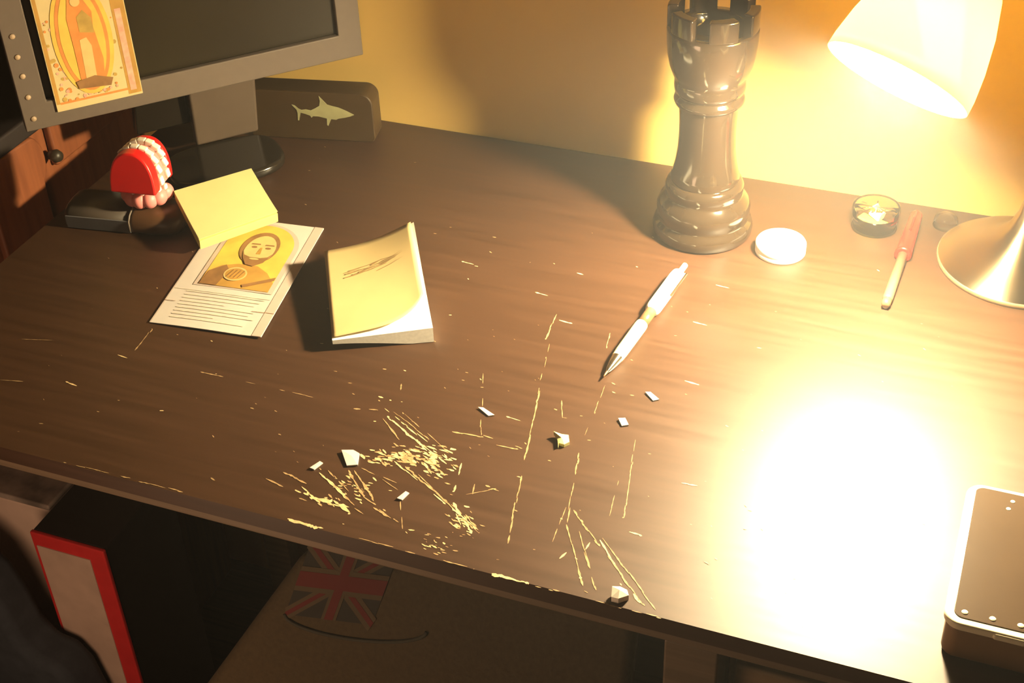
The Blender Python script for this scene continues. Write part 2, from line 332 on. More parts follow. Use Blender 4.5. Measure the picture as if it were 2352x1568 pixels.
BARE, FAINT = 1, 2
for p, q, w, s, br in (
    # the two long bundles of scratches that start beside the bare patch
    ((-0.1607, 0.1326, 0.7500), (-0.0979, 0.0962, 0.7500), .0016, BARE, .25), ((-0.1578, 0.1358, 0.7500), (-0.0877, 0.0972, 0.7500), .0012, BARE, .35), ((-0.1494, 0.1347, 0.7500), (-0.1104, 0.1128, 0.7500), .0010, FAINT, .1),
    ((-0.1543, 0.1237, 0.7500), (-0.1313, 0.1057, 0.7500), .0016, FAINT, .1), ((-0.1466, 0.1247, 0.7500), (-0.1178, 0.1076, 0.7500), .0022, BARE, .1), ((-0.1403, 0.1350, 0.7500), (-0.0956, 0.1073, 0.7500), .0008, FAINT, .1),
    ((-0.1198, 0.1096, 0.7500), (-0.0843, 0.0907, 0.7500), .0018, BARE, .25), ((-0.1081, 0.0953, 0.7500), (-0.0793, 0.0774, 0.7500), .0014, FAINT, .1),
    ((-0.1250, 0.0819, 0.7500), (-0.0403, 0.0363, 0.7500), .0014, BARE, .35), ((-0.1150, 0.0792, 0.7500), (-0.0563, 0.0469, 0.7500), .0018, FAINT, .1), ((-0.1023, 0.0745, 0.7500), (-0.0373, 0.0328, 0.7500), .0010, FAINT, .2),
    ((-0.0665, 0.0552, 0.7500), (-0.0416, 0.0313, 0.7500), .0024, BARE, .3), ((-0.0604, 0.0455, 0.7500), (-0.0470, 0.0294, 0.7500), .0026, BARE, .3), ((-0.0586, 0.0508, 0.7500), (-0.0390, 0.0354, 0.7500), .0014, FAINT, .2),
    # the fan of scratches nearer the front edge
    ((-0.1718, 0.0533, 0.7500), (-0.1370, 0.0333, 0.7500), .0026, BARE, .25), ((-0.1663, 0.0516, 0.7500), (-0.1237, 0.0237, 0.7500), .0018, BARE, .35), ((-0.1667, 0.0575, 0.7500), (-0.1426, 0.0411, 0.7500), .0012, FAINT, .1),
    ((-0.1588, 0.0453, 0.7500), (-0.1320, 0.0303, 0.7500), .0020, FAINT, .05), ((-0.1530, 0.0622, 0.7500), (-0.1292, 0.0408, 0.7500), .0026, FAINT, .1), ((-0.1484, 0.0638, 0.7500), (-0.1207, 0.0389, 0.7500), .0022, FAINT, .15),
    ((-0.1978, 0.0444, 0.7500), (-0.1754, 0.0396, 0.7500), .0022, FAINT, .1), ((-0.1776, 0.0349, 0.7500), (-0.1619, 0.0272, 0.7500), .0020, BARE, .3), ((-0.1664, 0.0271, 0.7500), (-0.1485, 0.0284, 0.7500), .0040, BARE, .1),
    ((-0.1489, 0.0292, 0.7500), (-0.1310, 0.0212, 0.7500), .0030, BARE, .15), ((-0.1583, 0.0270, 0.7500), (-0.1345, 0.0247, 0.7500), .0020, BARE, .3), ((-0.1415, 0.0318, 0.7500), (-0.1222, 0.0242, 0.7500), .0014, FAINT, .2),
    ((-0.1301, 0.0405, 0.7500), (-0.1085, 0.0313, 0.7500), .0014, FAINT, .2), ((-0.1183, 0.0326, 0.7500), (-0.0989, 0.0253, 0.7500), .0022, FAINT, .15), ((-0.1138, 0.0318, 0.7500), (-0.0950, 0.0243, 0.7500), .0014, FAINT, .2),
    ((-0.1449, 0.0675, 0.7500), (-0.1135, 0.0608, 0.7500), .0010, FAINT, .3), ((-0.2065, 0.0339, 0.7500), (-0.1903, 0.0305, 0.7500), .0014, FAINT, .2), ((-0.1246, 0.0619, 0.7500), (-0.1091, 0.0550, 0.7500), .0010, FAINT, .2),
    # long fine lines running away from the front edge
    ((-0.0729, 0.2951, 0.7500), (-0.0702, 0.2587, 0.7500), .0014, FAINT, .05), ((-0.0648, 0.2543, 0.7500), (-0.0515, 0.1903, 0.7500), .0008, FAINT, .3), ((-0.0527, 0.1985, 0.7500), (-0.0151, 0.0301, 0.7500), .0014, FAINT, .12),
    ((-0.0050, 0.2174, 0.7500), (-0.0004, 0.1555, 0.7500), .0008, FAINT, .3), ((0.0014, 0.1352, 0.7500), (0.0112, 0.0890, 0.7500), .0016, FAINT, .1), ((0.0112, 0.0890, 0.7500), (0.0170, 0.0629, 0.7500), .0014, FAINT, .1),
    ((0.0366, 0.1628, 0.7500), (0.0531, 0.0799, 0.7500), .0010, FAINT, .15), ((0.0375, 0.1223, 0.7500), (0.0433, 0.0766, 0.7500), .0010, FAINT, .2), ((-0.1043, 0.2075, 0.7500), (-0.0752, 0.1300, 0.7500), .0008, FAINT, .35),
    ((-0.1029, 0.0451, 0.7500), (-0.0900, 0.0191, 0.7500), .0010, FAINT, .1), ((-0.0769, 0.0963, 0.7500), (-0.0703, 0.0658, 0.7500), .0016, BARE, .3), ((-0.0586, 0.0786, 0.7500), (-0.0561, 0.0683, 0.7500), .0012, FAINT, .1),
    ((-0.0222, 0.2842, 0.7500), (-0.0192, 0.2633, 0.7500), .0012, FAINT, .1), ((-0.0311, 0.1887, 0.7500), (-0.0235, 0.1691, 0.7500), .0010, FAINT, .1), ((-0.1582, 0.1676, 0.7500), (-0.1556, 0.1603, 0.7500), .0016, FAINT, 0),
    # bundle reaching the front edge
    ((0.0170, 0.0759, 0.7500), (0.0906, 0.0059, 0.7500), .0016, FAINT, .08), ((0.0197, 0.0768, 0.7500), (0.0427, 0.0559, 0.7500), .0012, BARE, .4), ((0.0442, 0.0542, 0.7500), (0.0871, 0.0075, 0.7500), .0020, BARE, .35),
    ((0.0455, 0.0569, 0.7500), (0.0981, 0.0053, 0.7500), .0012, FAINT, .1), ((0.0172, 0.0607, 0.7500), (0.0466, 0.0098, 0.7500), .0012, FAINT, .1), ((0.0313, 0.0365, 0.7500), (0.0471, 0.0100, 0.7500), .0024, BARE, .35),
    ((0.0279, 0.0575, 0.7500), (0.0560, 0.0089, 0.7500), .0012, FAINT, .15), ((0.0381, 0.0423, 0.7500), (0.0388, 0.0496, 0.7500), .0020, BARE, .1), ((0.0234, 0.0285, 0.7500), (0.0259, 0.0355, 0.7500), .0024, BARE, .1),
    ((0.0372, 0.0394, 0.7500), (0.0554, 0.0108, 0.7500), .0014, FAINT, .3), ((0.0114, 0.0772, 0.7500), (0.0143, 0.0416, 0.7500), .0008, FAINT, .3),
    # runs of chips across the surface
    ((-0.1809, 0.1280, 0.7500), (-0.1620, 0.1321, 0.7500), .0016, FAINT, .1), ((-0.3192, 0.1294, 0.7500), (-0.2637, 0.1303, 0.7500), .0012, FAINT, .45), ((-0.2637, 0.1303, 0.7500), (-0.2171, 0.1304, 0.7500), .0012, FAINT, .5),
    ((-0.1108, 0.1260, 0.7500), (-0.0724, 0.1283, 0.7500), .0016, FAINT, .35), ((-0.0734, 0.1307, 0.7500), (-0.0401, 0.1262, 0.7500), .0014, FAINT, .4), ((-0.0512, 0.0797, 0.7500), (-0.0367, 0.0774, 0.7500), .0018, FAINT, .3),
    ((-0.0354, 0.0740, 0.7500), (-0.0200, 0.0773, 0.7500), .0030, BARE, .2), ((-0.0611, 0.0666, 0.7500), (-0.0425, 0.0792, 0.7500), .0010, FAINT, .3), ((-0.0600, 0.1236, 0.7500), (-0.0428, 0.1243, 0.7500), .0018, FAINT, .2),
    ((0.0817, 0.1276, 0.7500), (0.1003, 0.1301, 0.7500), .0014, BARE, .3), ((0.0609, 0.0680, 0.7500), (0.0704, 0.0677, 0.7500), .0020, BARE, .1), ((0.0469, 0.1290, 0.7500), (0.0617, 0.1291, 0.7500), .0016, FAINT, .2),
    ((-0.4694, 0.0688, 0.7500), (-0.4368, 0.0762, 0.7500), .0010, FAINT, .5), ((-0.4940, 0.1187, 0.7500), (-0.4537, 0.1296, 0.7500), .0010, FAINT, .5), ((-0.3863, 0.1376, 0.7500), (-0.3892, 0.1685, 0.7500), .0014, FAINT, .2), ((-0.4224, 0.0285, 0.7500), (-0.4022, 0.0342, 0.7500), .0010, FAINT, .4),
    # chipped front edge
    ((-0.1757, 0.0002, 0.7500), (-0.1427, 0.0014, 0.7500), .0030, BARE, .05), ((-0.1713, 0.0017, 0.7500), (-0.1504, 0.0015, 0.7500), .0026, BARE, .05), ((-0.0237, -0.0007, 0.7500), (0.0122, -0.0001, 0.7500), .0022, BARE, .15),
    ((-0.0146, 0.0003, 0.7500), (0.0011, 0.0003, 0.7500), .0026, BARE, .1), ((-0.3015, 0.0014, 0.7500), (-0.2571, 0.0018, 0.7500), .0012, FAINT, .4), ((-0.3699, 0.0003, 0.7500), (-0.3020, 0.0022, 0.7500), .0010, FAINT, .6),
    ((-0.1363, 0.0009, 0.7500), (-0.0274, 0.0006, 0.7500), .0012, FAINT, .55), ((0.0170, -0.0005, 0.7500), (0.1274, -0.0003, 0.7500), .0010, FAINT, .5),
):
    stroke(p, q, w, s, br)
# the worn bare patch: many short blobs close together
for c, n, sx, sy, sz in (((-0.1362, 0.0791, 0.7500), 16, .014, .006, .0022), ((-0.1213, 0.0893, 0.7500), 34, .020, .008, .0026), ((-0.1034, 0.0969, 0.7500), 34, .020, .012, .0022),
                         ((-0.0900, 0.0862, 0.7500), 20, .014, .012, .0018), ((-0.1401, 0.0468, 0.7500), 22, .014, .012, .0016), ((-0.1564, 0.0267, 0.7500), 14, .016, .005, .0022),
                         ((-0.0523, 0.0413, 0.7500), 18, .010, .012, .0018), ((-0.0655, 0.0140, 0.7500), 12, .014, .006, .0014), ((-0.0573, 0.0102, 0.7500), 8, .008, .006, .0014)):
    for _ in range(int(n * 1.7)):
        fleck((c[0] + rng.gauss(0, sx * .55), c[1] + rng.gauss(0, sy * .55)), sz * rng.uniform(.4, 1.1), BARE if rng.random() < .55 else FAINT)
# small single chips and dust specks over the whole top
for _ in range(560):
    x, y = rng.uniform(-0.56, 0.26), rng.uniform(0.005, 0.5)
    dens = math.exp(-((x + 0.05) ** 2 / 0.05 + (y - 0.08) ** 2 / 0.03)) + 0.12
    if rng.random() < dens: fleck((x, y), rng.uniform(.0004, .0013), FAINT if rng.random() < .8 else BARE)
for px in ((-0.1739, 0.3443, 0.7500), (-0.0952, 0.3199, 0.7500), (-0.1273, 0.3631, 0.7500), (-0.0708, 0.3586, 0.7500), (0.0439, 0.3208, 0.7500), (0.0584, 0.2428, 0.7500), (0.0483, 0.3789, 0.7500), (-0.3906, 0.1280, 0.7500), (-0.4108, 0.0838, 0.7500), (-0.0623, 0.2881, 0.7500), (-0.1629, 0.1476, 0.7500), (-0.0589, 0.1571, 0.7500)):
    stroke(V(*px) - V(.006, 0, 0), V(*px) + V(.006, -.0015, 0), .0016, BARE, 0.1, .0002)
top.build('desk_top', [M['desk'], M['bare'], M['faint']], desk, recalc=False)
b = MB(); b.box(((X0 + X1) / 2, 0.016, ZD - 0.0205), (X1 - X0 - 0.01, 0.022, 0.013)); b.build('rail', M['desk_rail'], desk, bevel=.0015)
b = MB(); b.box((0.1235, 0.02, 0.362), (0.037, 0.03, 0.724)); b.build('leg', M['desk_rail'], desk, bevel=.002)
b = MB(); b.box((0.45, 0.27, 0.36), (0.614, 0.46, 0.72)); b.build('drawer_cabinet', M['drawer'], desk, bevel=.002)
b = MB(); b.box((0.45, 0.030, 0.60), (0.60, 0.020, 0.20)); dr = b.build('drawer', M['drawer'], desk, bevel=.003)
b = MB(); b.lathe([(0.0, 0), (.012, .002), (.014, .010), (.008, .018), (.008, .026)], (0.45, -0.006, 0.60), (0, 1, 0), 24); b.smooth = True; b.build('knob', M['metal'], dr)
for lx in (X0 + 0.02, X1 - 0.02):
    b = MB(); b.box((lx, YB - 0.03, 0.368), (0.036, 0.036, 0.736)); b.build('leg', M['desk_rail'], desk, bevel=.002)
b = MB(); b.box((0.17, YB - 0.012, 0.45), (0.0, 0.0, 0.0))
b = MB(); b.box(((X0 + X1) / 2, YB - 0.02, 0.38), (X1 - X0 - 0.08, 0.014, 0.70)); b.build('back_panel', M['desk'], desk)

# ------------------------------------------------------------------ crumbs and paper scraps lying on the desk
def scrap(name, pts, h, m, label, cat):
    """A small torn flake: irregular outline, a few tenths of a millimetre thick, one corner lifted."""
    c = sum((Vector(p) for p in pts), Vector()) / len(pts); c.z = ZD
    bb = MB(); k = len(pts)
    lo = [V(p[0], p[1], ZD + 0.0003 + (h * 0.6 if i == 0 else 0)) for i, p in enumerate(pts)]
    bb.add([p for p in lo] + [p + V(0, 0, h) for p in lo] + [sum(lo, Vector()) / k + V(0, 0, h * 1.5)],
           [list(range(k))[::-1]] + [[i, (i + 1) % k, k + (i + 1) % k, k + i] for i in range(k)] + [[k + i, k + (i + 1) % k, 2 * k] for i in range(k)])
    return tag(bb.build(name, m, loc=c), label, cat)
scrap('paper_scrap', [(-0.1667, 0.0790, 0.7500), (-0.1588, 0.0827, 0.7500), (-0.1527, 0.0806, 0.7500), (-0.1484, 0.0688, 0.7500), (-0.1556, 0.0653, 0.7500)], .0012, M['paper'], 'largest pale square paper scrap beside the worn bare patch on the desk', 'paper scrap')
scrap('paper_scrap', [(-0.1806, 0.0543, 0.7500), (-0.1771, 0.0636, 0.7500), (-0.1740, 0.0626, 0.7500), (-0.1768, 0.0540, 0.7500)], .0008, M['paper'], 'thin white paper sliver lying just left of the square paper scrap', 'paper scrap')
scrap('paper_scrap', [(-0.1058, 0.0455, 0.7500), (-0.1031, 0.0546, 0.7500), (-0.0999, 0.0537, 0.7500), (-0.1017, 0.0455, 0.7500)], .0008, M['paper'], 'thin white paper sliver below the worn bare patch, near the front edge', 'paper scrap')
scrap('paper_scrap', [(-0.0891, 0.1590, 0.7500), (-0.0853, 0.1603, 0.7500), (-0.0737, 0.1548, 0.7500), (-0.0778, 0.1524, 0.7500)], .0008, M['paper'], 'slanted white paper sliver between the curled notepad and the pen tip', 'paper scrap')
scrap('paper_scrap', [(0.0275, 0.2180, 0.7500), (0.0312, 0.2198, 0.7500), (0.0401, 0.2133, 0.7500), (0.0361, 0.2102, 0.7500)], .0008, M['paper'], 'slanted white paper sliver close below the pen tip', 'paper scrap')
scrap('paper_scrap', [(0.0173, 0.1807, 0.7500), (0.0220, 0.1834, 0.7500), (0.0269, 0.1765, 0.7500), (0.0223, 0.1738, 0.7500)], .0010, M['paper'], 'small blunt white paper scrap below the slanted sliver by the pen', 'paper scrap')
scrap('crumb', [(-0.0227, 0.1468, 0.7500), (-0.0167, 0.1478, 0.7500), (-0.0115, 0.1485, 0.7500), (-0.0082, 0.1412, 0.7500), (-0.0110, 0.1372, 0.7500), (-0.0153, 0.1378, 0.7500), (-0.0149, 0.1348, 0.7500), (-0.0185, 0.1430, 0.7500)], .0030, M['yellow_paper_band'], 'irregular yellowish crumb alone in the middle of the desk', 'crumb')
scrap('crumb', [(0.0674, 0.0092, 0.7500), (0.0716, 0.0131, 0.7500), (0.0769, 0.0117, 0.7500), (0.0793, 0.0076, 0.7500), (0.0738, 0.0025, 0.7500), (0.0690, 0.0024, 0.7500)], .0045, M['tooth'], 'rounded whitish crumb at the front edge of the desk', 'crumb')

# ------------------------------------------------------------------ desk lamp
LP = thing('desk_lamp', 'lit desk lamp with a cream shade and a round brushed metal base', 'lamp', (0.283, 0.492, ZD))
b = MB(); b.smooth = True
b.lathe([(.0, .0), (.0700, .0), (.0708, .0025), (.0700, .0050)], (0.283, 0.492, ZD), seg=96); b.build('base_rim', M['base_rim'], LP)
b = MB(); b.smooth = True
b.lathe([(.0698, .0048), (.066, .0075), (.054, .0125), (.040, .0185), (.026, .0270), (.016, .0380), (.010, .0520), (.0075, .066)], (0.283, 0.492, ZD), seg=128, cap=False)
b.build('base', M['brushed'], LP)
SH_O = V(0.171, 0.35, 0.976); SH_N = V(-.317, -.601, -.734).normalized()
back = SH_O - SH_N * 0.128
b = MB(); b.smooth = True
pth = []
P0, P1, P2, P3 = V(.283, .492, .812), V(.283, .500, 1.18), V(.250, .500, 1.20), back
for k in range(33):
    t = k / 32; pth.append(P0 * (1 - t) ** 3 + P1 * 3 * t * (1 - t) ** 2 + P2 * 3 * t * t * (1 - t) + P3 * t ** 3)
b.tube(pth, .0055, 20); b.build('gooseneck', M['brushed'], LP)
b = MB(); b.smooth = True
prof = [(.0555, 0), (.0550, -.010), (.0520, -.030), (.0460, -.055), (.0370, -.080), (.0270, -.098), (.0190, -.106)]
b.lathe([(r, t) for r, t in prof], SH_O, SH_N, 96, cap=False)
shade = b.build('shade', M['shade'], LP, solid=.0012)
b = MB(); b.smooth = True
b.lathe([(.0, -.128), (.012, -.127), (.0195, -.120), (.0200, -.104), (.0160, -.075), (.0130, -.062), (.0, -.062)], SH_O, SH_N, 48); b.build('socket', M['white_plastic'], LP)
b = MB(); b.smooth = True
b.lathe([(.0, -.064), (.010, -.062), (.013, -.052), (.0185, -.038), (.0210, -.024), (.0195, -.010), (.0135, .001), (.007, .0055), (.0, .0065)], SH_O, SH_N, 48); b.build('bulb', M['bulb'], LP)

# ------------------------------------------------------------------ chess rook
RC = V(0.008, 0.462, ZD)
rk = thing('chess_rook', 'large glossy black chess rook standing on the desk by the wall', 'chess piece', RC)
b = MB(); b.smooth = True
b.lathe([(.0, 0), (.0425, 0), (.0445, .003), (.0450, .008), (.0435, .013), (.0405, .0155), (.0400, .0185), (.0415, .0225), (.0418, .028), (.0395, .034), (.0350, .0385),
         (.0335, .0405), (.0345, .0440), (.0348, .048), (.0330, .0525), (.0300, .0545)], RC, seg=96); b.build('base', M['rook'], rk)
b = MB(); b.smooth = True
b.lathe([(.0300, .0545), (.0305, .0570), (.0290, .0620), (.0268, .0720), (.0252, .0850), (.0246, .1000), (.0248, .1150), (.0255, .1240), (.0262, .1280)], RC, seg=96, cap=False); b.build('stem', M['rook'], rk)
b = MB(); b.smooth = True
b.lathe([(.0262, .1280), (.0295, .1295), (.0305, .1325), (.0295, .1355), (.0275, .1370), (.0272, .1390), (.0300, .1410), (.0306, .1450), (.0302, .1500), (.0298, .1530),
         (.0320, .1560), (.0350, .1640), (.0370, .1740), (.0380, .1850), (.0384, .1960), (.0380, .1985), (.0290, .1985), (.0280, .1960), (.0275, .180), (.0, .179)], RC, seg=96)
crown = b.build('crown', M['rook'], rk)
for k in range(6):
    a = math.radians(-92 + 30 + 60 * k); b = MB(); b.smooth = False
    n = 8; w = math.radians(19.5)
    vs, fs = [], []
    for z in (.1978, .2165):
        for r in (.0288, .0381):
            for i in range(n + 1):
                t = a - w + 2 * w * i / n; vs.append(RC + V(r * math.cos(t), r * math.sin(t), z))
    m_ = n + 1
    for i in range(n):
        fs += [[i, i + 1, m_ + i + 1, m_ + i], [2 * m_ + i, 2 * m_ + i + 1, 3 * m_ + i + 1, 3 * m_ + i],
               [i, i + 1, 2 * m_ + i + 1, 2 * m_ + i], [m_ + i, m_ + i + 1, 3 * m_ + i + 1, 3 * m_ + i]]
    fs += [[0, m_, 3 * m_, 2 * m_], [n, m_ + n, 3 * m_ + n, 2 * m_ + n]]
    b.add(vs, fs); b.build('merlon', M['rook'], crown, bevel=.0016)

# ------------------------------------------------------------------ white lid
b = MB(); b.smooth = True
LC = V(0.083, 0.447, ZD)
b.lathe([(.0, 0), (.0215, 0), (.0222, .0010), (.0222, .0042), (.0218, .0048), (.0222, .0054), (.0222, .0095), (.0212, .0112), (.0165, .0116), (.0160, .0110), (.0, .0108)], LC, seg=80)
tag(b.build('bottle_lid', M['white_plastic'], loc=LC), 'round white plastic lid lying beside the chess rook', 'lid')

# ------------------------------------------------------------------ clear round box with its contents
JC = V(0.154, 0.513, ZD)
jar = thing('clear_box', 'round clear plastic box holding something yellow, near the wall', 'box', JC)
b = MB(); b.smooth = True
b.lathe([(.0, 0), (.0195, 0), (.0205, .001), (.0205, .015), (.0190, .015), (.0190, .0018), (.0, .0018)], JC, seg=64); b.build('dish', M['clear'], jar)
b = MB(); b.smooth = True
b.lathe([(.0212, .0118), (.0212, .0215), (.0200, .0225), (.0, .0225), (.0, .0210), (.0194, .0210), (.0200, .0200), (.0206, .0118)], JC, seg=64, cap=False); b.build('lid', M['clear'], jar)
rz = Matrix.Rotation(math.radians(-24), 3, 'Z')
b = MB(); c0 = JC + V(-.001, -.003, .0056); b.box(c0, (.0280, .0110, .0074), rz)
tag(b.build('eraser', M['yellow_rubber'], bevel=.0018, loc=c0 - V(0, 0, .0037)), 'yellow rubber block inside the round clear box', 'eraser')
b = MB(); c1 = JC + V(.0015, .0010, .0148)
b.box(c1, (.0120, .0090, .0104), Matrix.Rotation(math.radians(-30), 3, 'Z') @ Matrix.Rotation(math.radians(16), 3, 'Y'))
tag(b.build('tag', M['white_plastic'], bevel=.0012, loc=c1), 'white tag on top of the yellow block in the clear box', 'tag')
b = MB(); b.smooth = True; c2 = V(0.214, 0.534, ZD)
b.lathe([(.0, 0), (.0105, 0), (.0112, .001), (.0100, .009), (.0085, .0105), (.0, .0108)], c2, seg=48)
tag(b.build('plastic_dish', M['clear'], loc=c2), 'small clear plastic dish behind the lamp base and red pen', 'dish')

# ------------------------------------------------------------------ red-capped pen
A, B_ = V(*(0.1881, 0.5353, 0.7500)) , V(*(0.1841, 0.3868, 0.7500))
A.z = ZD + .0070; B_.z = ZD + .0045
d = (B_ - A).normalized(); L = (B_ - A).length
mk = thing('red_capped_pen', 'grey pen with a red cap lying beside the lamp base', 'pen', (A + B_) / 2 - V(0, 0, .005))
b = MB(); b.smooth = True
b.lathe([(.0, 0), (.0045, .0006), (.0054, .004), (.0072, .066), (.0074, .070), (.0060, .0705), (.0, .0705)], A, d, 32); cp = b.build('cap', M['red_cap'], mk)
b = MB(); b.tube([A + d * .004 + V(0, 0, .0056), A + d * .020 + V(0, 0, .0076), A + d * .040 + V(0, 0, .0078)], [.0012, .0014, .0011], 10); b.smooth = True; b.build('clip', M['red_cap'], cp)
b = MB(); b.smooth = True
b.lathe([(.0042, .069), (.0043, L - .012), (.0040, L - .008), (.0, L - .008)], A, d, 32); b.build('barrel', M['grey_barrel'], mk)
b = MB(); b.smooth = True
b.lathe([(.0038, L - .008), (.0040, L - .004), (.0030, L), (.0, L)], A, d, 24); b.build('end_plug', M['brown_ring'], mk)

# ------------------------------------------------------------------ white and silver pen
A, B_ = V(*(-0.0082, 0.2227, 0.7500)), V(*(0.0117, 0.3914, 0.7500))
A.z = ZD + .0040; B_.z = ZD + .0066
d = (B_ - A).normalized(); L = (B_ - A).length
pn = thing('ballpoint_pen', 'ballpoint pen with white upper half and pale lower barrel, mid desk', 'pen', (A + B_) / 2 - V(0, 0, .0055))
b = MB(); b.smooth = True
b.lathe([(.0, 0), (.0005, .0002), (.0008, .003), (.0012, .008)], A, d, 24, cap=False); b.build('point', M['brown_ring'], pn)
b = MB(); b.smooth = True
b.lathe([(.0012, .007), (.0022, .010), (.0040, .020), (.0048, .026)], A, d, 32, cap=False); b.build('tip_cone', M['metal'], pn)
b = MB(); b.smooth = True
b.lathe([(.0048, .026), (.0053, .034), (.0055, .072), (.0052, .075), (.0, .075)], A, d, 40, cap=False); b.build('lower_barrel', M['cream_barrel'], pn)
b = MB(); b.smooth = True
b.lathe([(.0, .0745), (.0047, .0750), (.0047, .0950), (.0, .0955)], A, d, 32); b.build('middle_section', M['brown_ring'], pn)
b = MB(); b.smooth = True
b.lathe([(.0, .0925), (.0040, .0935), (.0060, .0965), (.0066, .1010), (.0066, .1480), (.0060, .1535), (.0045, .1560), (.0, .1570)], A, d, 40); b.build('upper_barrel', M['white_plastic'], pn)
b = MB(); b.smooth = True
b.lathe([(.0, .155), (.0026, .155), (.0026, L - .001), (.0018, L), (.0, L)], A, d, 24); b.build('clicker', M['cream_barrel'], pn)
sd = V(d.y, -d.x, 0)
b = MB(); q0 = A + d * .118 + sd * .0070 + V(0, 0, .0020); q1 = A + d * .154 + sd * .0072 + V(0, 0, .0020)
b.tube([q0, (q0 + q1) / 2, q1, A + d * .155 + sd * .004], [.0011, .0012, .0012, .0010], 10); b.smooth = True; b.build('clip', M['metal'], pn)

# ------------------------------------------------------------------ dark box with glossy top at the lower right
def rrect(x0, x1, y0, y1, r, z, n=8):
    pts = []
    for cx, cy, a in ((x1 - r, y1 - r, 0), (x0 + r, y1 - r, 90), (x0 + r, y0 + r, 180), (x1 - r, y0 + r, 270)):
        for k in range(n + 1):
            t = math.radians(a + 90 * k / n); pts.append(V(cx + r * math.cos(t), cy + r * math.sin(t), z))
    return pts
BX0, BX1, BY0, BY1, BZ = 0.2735, 0.400, 0.0255, 0.158, ZD + 0.0335
bx = thing('glossy_topped_box', 'dark rounded box with a glossy top and pale rim at the front of the desk', 'box', ((BX0 + BX1) / 2, (BY0 + BY1) / 2, ZD))
b = MB(); b.prism(rrect(BX0 + .002, BX1 - .002, BY0 + .002, BY1 - .002, .009, ZD + .0004), (0, 0, .0266)); b.build('body', M['box_body'], bx, bevel=.003)
b = MB(); b.prism(rrect(BX0, BX1, BY0, BY1, .011, ZD + .0270), (0, 0, .0062)); b.prism(rrect(BX0 + .030, BX0 + .050, BY0 - .0012, BY0 + .004, .002, ZD + .0275), (0, 0, .005)); b.build('rim', M['box_rim'], bx, bevel=.0026, bseg=4)
b = MB(); b.prism(rrect(BX0 + .0055, BX1 - .0055, BY0 + .0055, BY1 - .0040, .006, ZD + .0325), (0, 0, .0012)); tp = b.build('glass_top', M['box_glass'], bx, bevel=.0004)
for k in range(6):
    b = MB(); b.smooth = True; b.lathe([(.0, 0), (.0022, 0), (.0018, .0005), (.0, .0006)], V(BX0 + .012 + .0165 * k, BY0 + .0105, ZD + .0336), seg=20); b.build('button', M['box_rim'], tp)
for k, (dx, dy) in enumerate(((.030, -.012), (.044, -.013), (.028, -.020), (.058, -.019))):
    b = MB(); b.smooth = True; b.lathe([(.0, 0), (.0017, 0), (.0013, .0004), (.0, .0005)], V(BX0 + dx, BY1 + dy, ZD + .0336), seg=20); b.build('indicator', M['box_rim'], tp)

# ------------------------------------------------------------------ monitor
PR = V(-.369, .553, 0); dl = V(-.69, -.724, 0).normalized(); nf = V(.724, -.69, 0).normalized()   # right lower corner, direction to the left, facing
MZ0, MW, MH = 0.827, 0.334, 0.27
def MP(u, w, t=0.0):           # u to the left from the right edge, w up, t out of the face
    return PR + dl * u + nf * t + V(0, 0, MZ0 + w)
mo = thing('monitor', 'grey framed computer monitor with a dark screen standing at an angle in the corner', 'monitor', PR + dl * .13 - nf * .02 + V(0, 0, ZD))
BZL, BZB = 0.024, 0.026
outer = [MP(0, 0), MP(MW, 0), MP(MW, MH), MP(0, MH)]
inner = [MP(BZL, BZB), MP(MW - BZL, BZB), MP(MW - BZL, MH - BZL), MP(BZL, MH - BZL)]
b = MB()
vs = [p - nf * .014 for p in outer] + [p - nf * .001 for p in outer] + [p - nf * .001 for p in inner] + [p - nf * .008 for p in inner]
fs = []
for i in range(4):
    j = (i + 1) % 4
    fs += [[i, j, 4 + j, 4 + i], [4 + i, 4 + j, 8 + j, 8 + i], [8 + i, 8 + j, 12 + j, 12 + i], [12 + i, 12 + j, j, i]]
b.add(vs, fs); bz = b.build('bezel', M['bezel'], mo, bevel=.0012)
b = MB(); b.prism([p - nf * .0135 for p in inner], nf * .006); b.build('screen', M['screen'], mo)
b = MB(); b.prism([MP(.010, .012, -.034), MP(MW - .010, .012, -.034), MP(MW - .010, MH - .012, -.034), MP(.010, MH - .012, -.034)], nf * .0205); b.build('housing', M['housing'], mo, bevel=.006)
for k, w in enumerate((.012, .034, .055, .074, .094)):
    b = MB(); b.smooth = True; b.lathe([(.0, 0), (.0028, 0), (.0022, .0010), (.0, .0012)], MP(MW - .009, w, -.001), nf, 20); b.build('button', M['icon'], bz)
# neck and foot
b = MB()
NU0, NU1 = .109, .178
b.prism([MP(NU0, .012, -.012), MP(NU1, .012, -.012), MP(NU1, -.066, -.020), MP(NU0 + .004, -.066, -.020)], -nf * .012); b.build('neck', M['neck'], mo, bevel=.003)
b = MB(); b.prism([MP(.1765, .004, -.026), MP(.228, .004, -.026), MP(.232, -.044, -.030), MP(.1765, -.044, -.030)], -nf * .016); b.build('stand_column', M['black_gloss'], mo, bevel=.002)
b = MB(); b.smooth = False
ft = []
fc = PR + dl * .160 + nf * .016
for k in range(40):
    a = 2 * math.pi * k / 40; ft.append(fc + dl * (.058 * math.copysign(abs(math.cos(a)) ** .6, math.cos(a))) + nf * (.040 * math.copysign(abs(math.sin(a)) ** .7, math.sin(a))) + V(0, 0, ZD + .0003))
b.prism(ft, (0, 0, .0105)); b.build('foot', M['black_gloss'], mo, bevel=.004)

